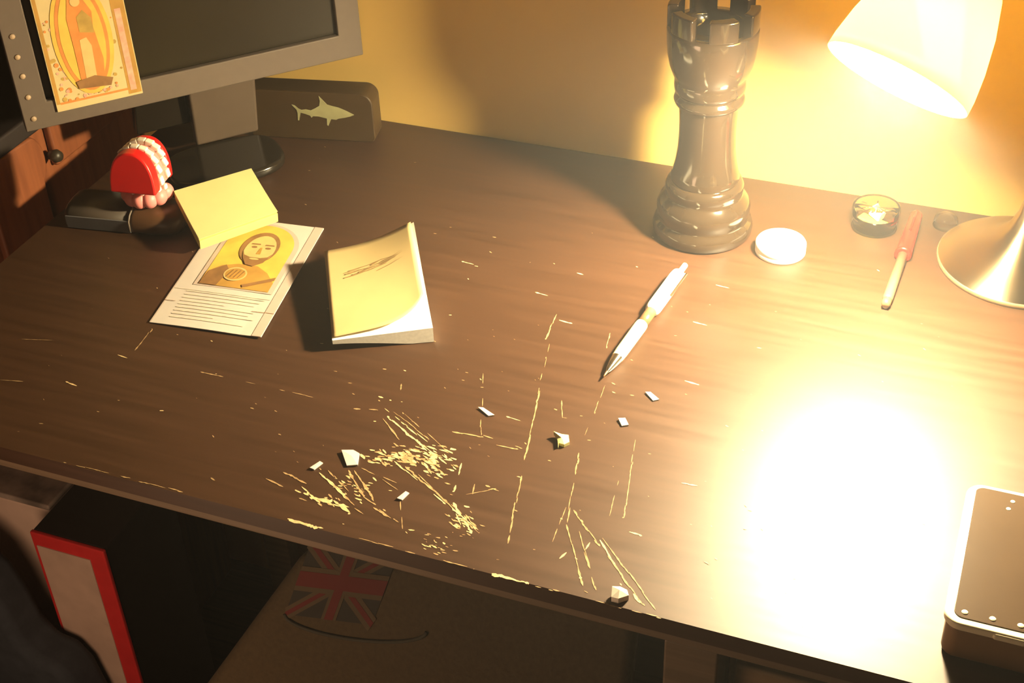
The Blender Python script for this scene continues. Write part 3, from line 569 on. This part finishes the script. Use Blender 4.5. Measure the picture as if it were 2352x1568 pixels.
# picture card propped on the monitor's frame
CU, CW0, CWD, CHT = .2225, .0140, .0800, .145
def CP(u, w, t=0.0):           # u to the right, w up, both 0..1 across the card
    return MP(CU + CWD * (1 - u) , CW0 + CHT * w, .0004 + t)
pc = thing('picture_card', 'picture card with an orange robed figure in an oval, on the monitor frame', 'card', CP(.5, 0))
b = MB(); b.prism([CP(0, 0), CP(1, 0), CP(1, 1), CP(0, 1)], nf * .0008); sh = b.build('card_sheet', M['print_cream'], pc)
b = MB()
def cell(u0, u1, w0, w1, t, slot): b.slot = slot; b.poly([CP(u0, w0, t), CP(u1, w0, t), CP(u1, w1, t), CP(u0, w1, t)])
cell(.84, .99, .015, .99, .0010, 1); cell(.01, .05, .05, .99, .0010, 1); cell(.05, .84, .045, .060, .0010, 0)
cell(.87, .94, .04, .6, .0012, 2)
rg = random.Random(9)
for k in range(60):            # little flowers of the printed border
    u = rg.choice((rg.uniform(.06, .20), rg.uniform(.70, .82), rg.uniform(.06, .82))); w = rg.uniform(.06, .62) if not .2 < u < .7 else rg.uniform(.06, .10)
    r = rg.uniform(.010, .030); b.slot = rg.choice((0, 2, 2, 3))
    b.poly([CP(u + r * math.cos(a), w + r * .55 * math.sin(a), .0012 + k * 1e-6) for a in (0, 1.05, 2.1, 3.14, 4.2, 5.25)])
def ell(cu, cw, ru, rw, t, slot, n=36, p=1.0):
    b.slot = slot; b.poly([CP(cu + ru * math.cos(2 * math.pi * k / n), cw + rw * math.copysign(abs(math.sin(2 * math.pi * k / n)) ** p, math.sin(2 * math.pi * k / n)), t) for k in range(n)])
ell(.46, .46, .335, .385, .0014, 4); ell(.46, .46, .285, .360, .0016, 0); ell(.46, .46, .245, .330, .0018, 5)
b.build('printed_border', [M['print_orange'], M['gold_dark'], M['print_pink'], M['print_green'], M['gold'], M['gold']], sh)
b = MB()
def fig(pts, t, slot): b.slot = slot; b.poly([CP(u, w, t) for u, w in pts])
fig([(.34, .16), (.60, .14), (.64, .30), (.60, .52), (.62, .62), (.54, .72), (.46, .77), (.38, .72), (.33, .60), (.34, .40)], .0022, 0)
fig([(.40, .17), (.52, .16), (.54, .40), (.50, .46), (.42, .45)], .0024, 1)
fig([(.44, .50), (.60, .48), (.60, .58), (.52, .64), (.44, .60)], .0024, 2)
fig([(.30, .13), (.66, .11), (.70, .16), (.50, .20), (.28, .18)], .0026, 3)
ell(.46, .70, .055, .030, .0026, 1)
fig([(.45, .74), (.52, .76), (.56, .80), (.50, .83), (.44, .80)], .0026, 3)
b.build('printed_figure', [M['print_orange'], M['print_skin'], M['print_green'], M['print_brown']], sh)

# ------------------------------------------------------------------ dark tin with a shark on its face
TL_, TR_ = V(-.474, .4905, 0), V(-.346, .5165, 0)
tu = (TR_ - TL_).normalized(); tn = V(tu.y, -tu.x, 0); TWD = (TR_ - TL_).length
def TP(u, w, t=0.0): return TL_ + tu * (TWD * u) + tn * t + V(0, 0, ZD + w)
tn_ = thing('shark_tin', 'dark rounded tin with a pale green shark on its front, against the wall', 'tin', TP(.5, 0, -.015))
pts = []
for cx, cw, r, a in ((1, .054, .012, 0), (0, .054, .004, 90), (0, .0005, .003, 180), (1, .0005, .006, 270)):
    sx = -1 if cx else 1
    for k in range(9):
        t = math.radians(a + 90 * k / 8)
        ccx = TWD * cx + sx * r; ccw = cw - r if a < 180 else cw + r
        pts.append(TL_ + tu * (ccx + r * math.cos(t)) + V(0, 0, ZD + ccw + r * math.sin(t)))
b = MB(); b.prism(pts, -tn * .0285); b.build('tin_body', M['tin'], tn_, bevel=.0015)
b = MB()
SHK = [(.00, .62), (.05, .60), (.10, .53), (.15, .50), (.22, .52), (.30, .50), (.38, .56), (.45, .62), (.47, .74), (.46, .86), (.52, .76), (.58, .66), (.66, .63), (.76, .60), (.88, .53), (1.0, .44),
       (.94, .40), (.84, .36), (.74, .33), (.70, .30), (.62, .31), (.56, .14), (.54, .16), (.55, .32), (.42, .36), (.33, .36), (.30, .32), (.28, .37), (.20, .41), (.13, .43), (.09, .24), (.07, .24), (.08, .42), (.07, .50), (.02, .58)]
sx0, sw0, sl, shh = .36, .011, .064, .046
b.prism([TP((TWD * .36 + sl * u) / TWD, sw0 + shh * w, .0002) for u, w in SHK], tn * .0004)
b.build('shark_print', M['shark'], tn_)

# ------------------------------------------------------------------ toy teeth
TC = V(-.4855, .3180, ZD + .0204)
ty = thing('toy_teeth', 'red toy chattering teeth with white tooth rows standing on the dark glasses case', 'toy', TC)
e = V(-.14, 1.0, 0).normalized(); g = V(1.0, .14, 0).normalized()        # e: front to back through the jaw, g: across it
def arch(t0, t1, s, sw, z0, hgt, half, power=2.4, n=28):
    """A D-shaped arch slab: flat bottom, domed top, spanning t0..t1 along the jaw."""
    def outline(t):
        pts = []
        for k in range(n + 1):
            a = math.pi * k / n
            cx = math.copysign(abs(math.cos(a)) ** (2 / power), math.cos(a)); sz = abs(math.sin(a)) ** (2 / power)
            pts.append(TC + e * (t + (0.006 * sz)) + g * (cx * half * s) + V(0, 0, z0 + hgt * s * sz * sw))
        return pts
    bb = MB(); p0, p1 = outline(t0), outline(t1); m_ = n + 1
    bb.add(p0 + p1, [list(range(m_))[::-1], [m_ + k for k in range(m_)]] + [[k, (k + 1) % m_, m_ + (k + 1) % m_, m_ + k] for k in range(m_)])
    return bb
arch(-.022, -.010, 1.0, 1.0, .0205, .0385, .0225).build('upper_gum', M['toy_red'], ty, bevel=.002)
arch(-.0102, .012, .90, 1.0, .0210, .0370, .0225).build('inner_mouth', M['toy_pink'], ty)
arch(.0120, .0180, .98, 1.0, .0205, .0375, .0225).build('back_gum', M['toy_red'], ty, bevel=.0015)
def teeth(t, s, zz):
    bb = MB()
    for k in range(11):
        a = math.pi * (k + .5) / 11
        p = 2 / 2.4
        cx = math.copysign(abs(math.cos(a)) ** p, math.cos(a)); sz = abs(math.sin(a)) ** p
        c = TC + e * (t + .006 * sz) + g * (cx * .0212 * s) + V(0, 0, zz + .0365 * s * sz)
        r = (V(0, 0, 1) * math.sin(a) + g * math.cos(a)).normalized(); tg = e.cross(r)
        bb.box(c, (.0062, .0082, .0060), Matrix((e, tg, r)).transposed())
    return bb
teeth(-.0070, 1.0, .0208).build('tooth_row', M['tooth'], ty, bevel=.0014)
teeth(.0075, .97, .0208).build('tooth_row', M['tooth'], ty, bevel=.0014)
b = MB(); b.smooth = True
def lump(c, rx, ry, rz_, nu=20, nv=12):
    def f(u, v):
        a, p = 2 * math.pi * u, math.pi * (v - .5)
        return c + g * (rx * math.cos(a) * math.cos(p)) + e * (ry * math.sin(a) * math.cos(p)) + V(0, 0, rz_ * math.sin(p))
    b.grid(f, nu, nv)
for k in range(7):
    a = math.pi * k / 6
    lump(TC + g * (.0175 * math.cos(a)) + e * (.006 - .018 * math.sin(a)) + V(0, 0, .0088), .0075, .0085, .0085)
lump(TC + e * .002 + V(0, 0, .0085), .019, .016, .0083); lump(TC + e * .004 + V(0, 0, .0175), .012, .010, .006)
b.build('lower_gum', M['toy_pink'], ty)
teeth_low = MB()
for k in range(8):
    a = math.pi * (k + .5) / 8
    teeth_low.box(TC + g * (.0195 * math.cos(a)) + e * (-.018 * math.sin(a) + .006) + V(0, 0, .0168), (.0052, .0050, .0054))
teeth_low.build('tooth_row', M['tooth'], ty, bevel=.0013)

# ------------------------------------------------------------------ case beside the toy
KA, KB = V(-.556, .2815, 0), V(-.446, .2985, 0)
ku = (KB - KA).normalized(); kn = V(ku.y, -ku.x, 0)
kc = thing('glasses_case', 'dark glasses case with a grey front and brown end, under the yellow sticky pad', 'case', (KA + KB) / 2 - kn * .018 + V(0, 0, ZD))
def ksec(s, sc=1.0):
    prof = ((0, .0004), (.0008, .003), (.0002, .0125), (-.003, .0170), (-.008, .0196), (-.018, .0206), (-.030, .0196), (-.036, .0160), (-.038, .0100), (-.037, .0004))
    return [KA + ku * s + kn * (-.0230 + (t * 1.25 + .0230) * sc) + V(0, 0, ZD + .0004 + (z - .0004) * (.4 + .6 * sc)) for t, z in prof]
def kloft(bb, stations):
    secs = [ksec(s, sc) for s, sc in stations]; n = len(secs[0])
    vs = [p for q in secs for p in q]
    fs = [[i * n + k, i * n + (k + 1) % n, (i + 1) * n + (k + 1) % n, (i + 1) * n + k] for i in range(len(secs) - 1) for k in range(n)]
    fs += [list(range(n))[::-1], [(len(secs) - 1) * n + k for k in range(n)]]
    bb.add(vs, fs)
b = MB(); b.smooth = True; kloft(b, ((0, .86), (.002, .96), (.006, 1.0), (.066, 1.0))); b.build('case_body', M['case_dark'], kc)
b = MB(); b.prism([KA + ku * .003 + kn * .0010 + V(0, 0, ZD + .0012), KA + ku * .0665 + kn * .0010 + V(0, 0, ZD + .0012), KA + ku * .0665 + kn * .0012 + V(0, 0, ZD + .0135), KA + ku * .003 + kn * .0012 + V(0, 0, ZD + .0135)], -kn * .0014)
b.build('front_panel', M['case_grey'], kc)
b = MB(); b.smooth = True; kloft(b, ((.0655, .97), (.0700, .98), (.088, .96), (.102, .88), (.109, .70), (.112, .5))); b.build('end_cap', M['case_brown'], kc)
b = MB(); b.smooth = True
band = [p + V(0, 0, .0004) + kn * .0006 for p in ksec(.0665, 1.0)[1:-1]]; b.tube(band, .0009, 8); b.build('band', M['bezel'], kc)

# ------------------------------------------------------------------ prayer card lying on the desk
CBL, CBR, CTR = V(-.396, .175, ZD), V(-.294, .185, ZD), V(-.322, .354, ZD)
cu, cw = CBR - CBL, CTR - CBR
def KP(u, w, t=0.0):
    return CBL + cu * u + cw * w + V(0, 0, .0007 + t + .0012 * max(0, u - .8) * 5 * (1 - w) + .0009 * math.sin(math.pi * u) * (1 - w))
ky = thing('printed_card', 'printed card with a bearded man on yellow above lines of text, lying on the desk', 'card', KP(.5, .5) - V(0, 0, .001))
b = MB()
b.grid(lambda u, w: KP(u, w, 0), 16, 16); o_ = len(b.v)
sheet = b.build('card_sheet', M['paper'], ky, solid=.0006)
b = MB()
def kcell(u0, u1, w0, w1, t, slot, n=6):
    b.slot = slot; b.grid(lambda u, w: KP(u0 + (u1 - u0) * u, w0 + (w1 - w0) * w, t), n, n)
def kpoly(pts, t, slot): b.slot = slot; b.poly([KP(u, w, t) for u, w in pts])
kcell(.915, .998, .0, 1.0, .0006, 5); kcell(.0, .012, .0, 1.0, .0006, 5)
kcell(.02, .90, .300, .304, .0006, 4); kcell(.80, .998, .19, .1935, .0008, 6); kcell(.0, .10, .19, .1935, .0008, 6)
PU0, PU1, PW0, PW1 = .20, .84, .36, .955
arc = [(PU0, PW0), (PU1, PW0), (PU1, .74)] + [(.52 + .32 * math.cos(t), .74 + (PW1 - .74) * math.sin(t)) for t in [math.pi * k / 24 for k in range(1, 24)]] + [(PU0, .74)]
big = [(PU0 - .045, PW0 - .012), (PU1 + .045, PW0 - .012), (PU1 + .045, .74)] + [(.52 + .365 * math.cos(t), .74 + (PW1 + .018 - .74) * math.sin(t)) for t in [math.pi * k / 24 for k in range(1, 24)]] + [(PU0 - .045, .74)]
kpoly(big, .0007, 5); kpoly(arc, .0009, 0)
for k in range(9):
    ww = .285 - .028 * k; uu = .86 if k % 4 != 3 else .55
    if abs(ww - .19) > .008: kcell(.14, uu - .03 * (k % 3), ww, ww + .007, .0007, 4)
b.build('printed_panel', [M['gold'], M['gold_dark'], M['print_brown'], M['print_skin'], M['ink'], M['paper_shade'], M['print_brown']], sheet)
b = MB()
def kell(cu_, cw_, ru, rw, t, slot, n=28, a0=0, a1=2 * math.pi): kpoly([(cu_ + ru * math.cos(a0 + (a1 - a0) * k / n), cw_ + rw * math.sin(a0 + (a1 - a0) * k / n)) for k in range(n)], t, slot)
kpoly([(.20, .36), (.84, .36), (.84, .44), (.74, .52), (.62, .57), (.44, .57), (.30, .54), (.20, .47)], .0011, 1)     # shoulders
kpoly([(.20, .36), (.36, .36), (.40, .50), (.34, .55), (.22, .48)], .0013, 2)                                        # sleeve in shade colour
kell(.54, .735, .175, .150, .0013, 2)                                                                               # hair
kell(.55, .715, .140, .135, .0015, 3)                                                                               # face
kpoly([(.405, .70), (.44, .63), (.50, .57), (.58, .56), (.65, .60), (.69, .69), (.66, .655), (.60, .640), (.50, .640), (.44, .655)], .0017, 2)   # beard
kell(.55, .625, .045, .008, .0019, 3)                                                                               # mouth
for cx in (.49, .62):
    kell(cx, .735, .026, .009, .0017, 2); kpoly([(cx - .045, .757), (cx + .045, .760), (cx + .04, .770), (cx - .04, .768)], .0017, 2)
kpoly([(.548, .735), (.566, .735), (.580, .675), (.540, .672)], .0017, 1)                                            # nose
kell(.47, .475, .105, .062, .0015, 3); kell(.47, .475, .090, .050, .0016, 1)                                         # folded hands
for k in range(4): kpoly([(.40 + .035 * k, .44), (.408 + .035 * k, .44), (.438 + .035 * k, .51), (.430 + .035 * k, .51)], .0018, 2)
kpoly([(.60, .37), (.84, .46), (.84, .49), (.58, .39)], .0015, 2)
b.build('printed_portrait', [M['gold'], M['gold_dark'], M['print_brown'], M['print_skin']], sheet)

# ------------------------------------------------------------------ yellow sticky pad
top4 = [V(*(-0.4062, 0.2783, 0.7670)), V(*(-0.3615, 0.3423, 0.7670)), V(*(-0.4120, 0.3867, 0.7810)), V(*(-0.4606, 0.3275, 0.7810))]
pn_ = ((top4[1] - top4[0]).cross(top4[3] - top4[0])).normalized()
yp = thing('sticky_pad', 'thick yellow sticky note pad tilted over the top of the printed card', 'sticky note pad', sum(top4, Vector()) / 4 - pn_ * .012)
b = MB(); b.prism([p - pn_ * .0105 for p in top4], pn_ * .0098); b.build('pages', M['yellow_paper'], yp, bevel=.0004)
b = MB()
def yfn(u, v):
    p = top4[0] * (1 - u) * (1 - v) + top4[1] * u * (1 - v) + top4[2] * u * v + top4[3] * (1 - u) * v
    return p + pn_ * (.0022 * (1 - v) ** 3 - .0003)
b.grid(yfn, 8, 12); b.build('top_sheet', M['yellow_paper_band'], yp, solid=.0003)

# ------------------------------------------------------------------ curled notepad
nTL, nTR, nBR, nBL = V(*(-0.2890, 0.2947, 0.7690)), V(*(-0.2145, 0.3254, 0.7970)), V(*(-0.1556, 0.2265, 0.7660)), V(*(-0.2291, 0.1895, 0.7620))
def NP(u, w, t=0.0):
    p = nBL * (1 - u) * (1 - w) + nBR * u * (1 - w) + nTR * u * w + nTL * (1 - u) * w
    return p + V(0, 0, t - .005 * math.sin(math.pi * u) * w - .003 * math.sin(math.pi * w) * u)
npd = thing('notepad', 'curled buff notepad with a pencil scribble and white page edges, lying on the desk', 'notepad', V(*NP(.5, .5)) - V(0, 0, .02))
b = MB(); b.smooth = False
N = 14
vs = [NP(i / N, j / N, -.0012) for j in range(N + 1) for i in range(N + 1)]
vs += [V(NP(i / N, j / N)[0], NP(i / N, j / N)[1], max(ZD + .0006, NP(i / N, j / N)[2] - .0050 - .0135 * (i / N) ** 1.3)) for j in range(N + 1) for i in range(N + 1)]
K = (N + 1) ** 2; fs = []
for j in range(N):
    for i in range(N):
        a = j * (N + 1) + i; q = [a, a + 1, a + N + 2, a + N + 1]; fs += [q, [K + x for x in q[::-1]]]
ring = [i for i in range(N + 1)] + [j * (N + 1) + N for j in range(1, N + 1)] + [N * (N + 1) + i for i in range(N - 1, -1, -1)] + [j * (N + 1) for j in range(N - 1, 0, -1)]
fs += [[ring[k], ring[(k + 1) % len(ring)], K + ring[(k + 1) % len(ring)], K + ring[k]] for k in range(len(ring))]
b.add(vs, fs); b.build('pages', M['paper_edge'], npd)
def lo(u): return .015 + .05 * u + .27 * u ** 5
def NC(u, v, t=0.0):
    uu = u * .965; w = lo(uu) + (1 - lo(uu)) * v
    return NP(uu, w, .0006 + t + .0035 * (1 - v) ** 2 * uu)
b = MB(); b.smooth = True; b.grid(lambda u, v: NC(u, v), 20, 20); cv = b.build('cover', M['buff_paper'], npd, solid=.0004)
b = MB(); rs = random.Random(3)
for k in range(26):
    u0, v0 = rs.uniform(.18, .62), 0
    u1 = min(.86, u0 + rs.uniform(.08, .30)); base = .66 + rs.gauss(0, .018)
    p0, p1 = NC(u0, base + .10 * (u0 - .18), .0006), NC(u1, base + .10 * (u1 - .18) + rs.gauss(0, .012), .0006)
    dd = (p1 - p0).normalized(); ss = V(-dd.y, dd.x, 0) * rs.uniform(.0002, .0006)
    ms = [p0.lerp(p1, t) + V(0, 0, .0002) for t in (0, .5, 1)]
    mid = NC((u0 + u1) / 2, base + .10 * ((u0 + u1) / 2 - .18), .0009); ms[1] = mid
    b.add([ms[0] - ss, ms[1] - ss, ms[2] - ss * .2, ms[2] + ss * .2, ms[1] + ss, ms[0] + ss], [[0, 1, 4, 5], [1, 2, 3, 4]])
b.build('scribble', M['pencil'], cv)

# ------------------------------------------------------------------ reddish wooden cabinet at the end of the desk
cb = thing('wooden_cabinet', 'reddish brown wooden cabinet standing beyond the left end of the desk', 'cabinet', (-.80, .33, 0))
b = MB(); b.box((-.815, .33, .392), (.31, .44, .784)); b.build('carcass', M['cabinet'], cb, bevel=.004)
b = MB()
pts = [V(-.651, .297, .06), V(-.651, .366, .06)] + [V(-.651, .366 + .018 * math.cos(a), .755 + .028 * math.sin(a)) for a in [math.radians(x) for x in range(-60, 91, 10)]] + [V(-.651, .297, .787)]
b.prism(pts, (-.009, 0, 0)); dd_ = b.build('door', M['cabinet'], cb, bevel=.003)
b = MB(); b.prism([V(-.651, .398, .735), V(-.651, .545, .735), V(-.651, .545, .787), V(-.651, .398, .787)], (-.009, 0, 0)); b.build('drawer', M['cabinet'], cb, bevel=.003)
b = MB(); b.smooth = True; b.lathe([(.0, 0), (.005, .0), (.007, .007), (.005, .012), (.0, .0125)], V(-.651, .391, .752), (1, 0, 0), 20); b.build('latch', M['black_soft'], cb)
b = MB(); b.box((-.815, .33, .794), (.33, .46, .020)); b.build('cabinet_top', M['binder_dark'], cb, bevel=.003)

# ------------------------------------------------------------------ things under the desk
bd = thing('box_file', 'upright box file with a red edged front and printed label under the desk', 'box file', (-.512, .18, 0))
b = MB(); b.box((-.512, .185, .250), (.082, .112, .500)); b.build('file_body', M['binder_dark'], bd, bevel=.002)
b = MB(); b.box((-.512, .1275, .250), (.084, .005, .500)); fr = b.build('red_front', M['binder_red'], bd, bevel=.0015)
b = MB(); b.box((-.5185, .1247, .242), (.061, .0012, .484)); b.build('label', M['binder_label'], fr)
wb = thing('cardboard_box', 'white cardboard box with a marbled grey lid beside the red edged box file', 'box', (-.600, .20, 0))
b = MB(); b.box((-.601, .203, .247), (.086, .084, .494)); b.build('box_body', M['box_white'], wb, bevel=.003)
b = MB(); b.box((-.601, .203, .4975), (.088, .086, .007)); b.build('box_lid', M['box_marble'], wb, bevel=.002)
b = MB()
prof = [(-.64, .49), (-.600, .485), (-.578, .465), (-.566, .430), (-.559, .395), (-.545, .375), (-.522, .372), (-.508, .350), (-.500, .31), (-.492, .02), (-.50, .0), (-.64, .0)]
b.prism([V(x, .072, z) for x, z in prof], (0, .046, 0)); nb = tag(b.build('cloth_bag', M['navy_cloth'], bevel=.014, bseg=5, loc=V(-.56, .075, 0)), 'slumped dark blue cloth bag in front of the white box', 'bag')

gO = V(-0.1862, 0.0800, 0.6052); ga = math.radians(10); gu = V(math.cos(ga), math.sin(ga), 0); gw = V(-math.sin(ga), math.cos(ga), 0)
gv = gw * math.sin(math.radians(30)) + V(0, 0, math.cos(math.radians(30))); gn = gu.cross(gv)
def GP(a, c, t=0.0): return gO + gu * a + gv * c + gn * t
UL, LL = V(*(-0.2203, 0.0843, 0.6228)), V(*(-0.2864, 0.0109, 0.5174))
ua, uc = (UL - gO).dot(gu), (UL - gO).dot(gv); la, lc = (LL - gO).dot(gu), (LL - gO).dot(gv)
cb0 = -(gO.z - .012) / gv.z
ba = la + (la - ua) / (lc - uc) * (cb0 - lc)
bg = thing('canvas_bag', 'large olive canvas bag with a Union Jack leaning under the desk', 'bag', GP(0, cb0, -.03))
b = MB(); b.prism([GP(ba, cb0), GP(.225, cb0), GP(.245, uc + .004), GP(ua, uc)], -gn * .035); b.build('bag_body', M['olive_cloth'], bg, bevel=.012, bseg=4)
b = MB(); b.smooth = True
b.tube([GP(.015 + .060 * math.cos(a), -.034 - .014 * math.sin(a), .0006) for a in [math.pi * k / 20 for k in range(21)]][::-1], .0016, 8); b.build('seam', M['strap'], bg)
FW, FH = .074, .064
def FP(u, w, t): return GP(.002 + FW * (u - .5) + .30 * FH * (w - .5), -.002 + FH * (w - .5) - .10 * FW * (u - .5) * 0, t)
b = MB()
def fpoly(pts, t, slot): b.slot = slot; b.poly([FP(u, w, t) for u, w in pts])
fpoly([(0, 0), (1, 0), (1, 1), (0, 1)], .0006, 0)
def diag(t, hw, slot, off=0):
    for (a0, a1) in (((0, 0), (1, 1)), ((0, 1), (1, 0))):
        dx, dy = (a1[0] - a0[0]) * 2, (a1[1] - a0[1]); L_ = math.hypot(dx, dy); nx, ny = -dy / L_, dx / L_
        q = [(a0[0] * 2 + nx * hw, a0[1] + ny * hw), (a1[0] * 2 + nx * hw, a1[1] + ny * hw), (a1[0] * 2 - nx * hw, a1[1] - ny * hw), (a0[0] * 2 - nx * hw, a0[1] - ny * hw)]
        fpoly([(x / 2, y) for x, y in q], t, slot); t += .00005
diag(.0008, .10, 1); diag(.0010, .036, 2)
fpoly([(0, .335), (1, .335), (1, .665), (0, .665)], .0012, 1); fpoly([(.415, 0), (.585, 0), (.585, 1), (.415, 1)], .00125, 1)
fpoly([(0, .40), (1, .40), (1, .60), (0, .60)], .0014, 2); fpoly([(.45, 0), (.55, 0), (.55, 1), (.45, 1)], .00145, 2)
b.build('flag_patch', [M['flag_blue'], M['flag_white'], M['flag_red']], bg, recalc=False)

# ------------------------------------------------------------------ added scatter volume standing in for lens glare around the lamp
hz = bpy.data.materials.new('lens_glare_scatter'); hz.use_nodes = True
nt = hz.node_tree; nt.nodes.clear()
o_ = nt.nodes.new('ShaderNodeOutputMaterial'); vs_ = nt.nodes.new('ShaderNodeVolumeScatter')
vs_.inputs['Color'].default_value = (1, 1, 1, 1); vs_.inputs['Anisotropy'].default_value = 0.0
tc_ = nt.nodes.new('ShaderNodeTexCoord'); ln_ = nt.nodes.new('ShaderNodeVectorMath'); ln_.operation = 'LENGTH'
mr_ = nt.nodes.new('ShaderNodeMapRange'); mr_.interpolation_type = 'SMOOTHERSTEP'      # imitated glare is densest round the lamp and fades out with distance
mr_.inputs['From Min'].default_value = 0.0; mr_.inputs['From Max'].default_value = 0.85
mr_.inputs['To Min'].default_value = 0.065; mr_.inputs['To Max'].default_value = 0.0
nt.links.new(tc_.outputs['Object'], ln_.inputs[0]); nt.links.new(ln_.outputs['Value'], mr_.inputs['Value']); nt.links.new(mr_.outputs['Result'], vs_.inputs['Density'])
nt.links.new(vs_.outputs[0], o_.inputs['Volume'])
b = MB(); b.box((0.17, -0.12, 1.0), (1.5, 1.36, 1.5))
tag(b.build('glare_volume', hz, loc=V(0.17, 0.30, 0.95)), 'added volume imitating lens glare around the lit lamp', 'glare_volume', kind='stuff')
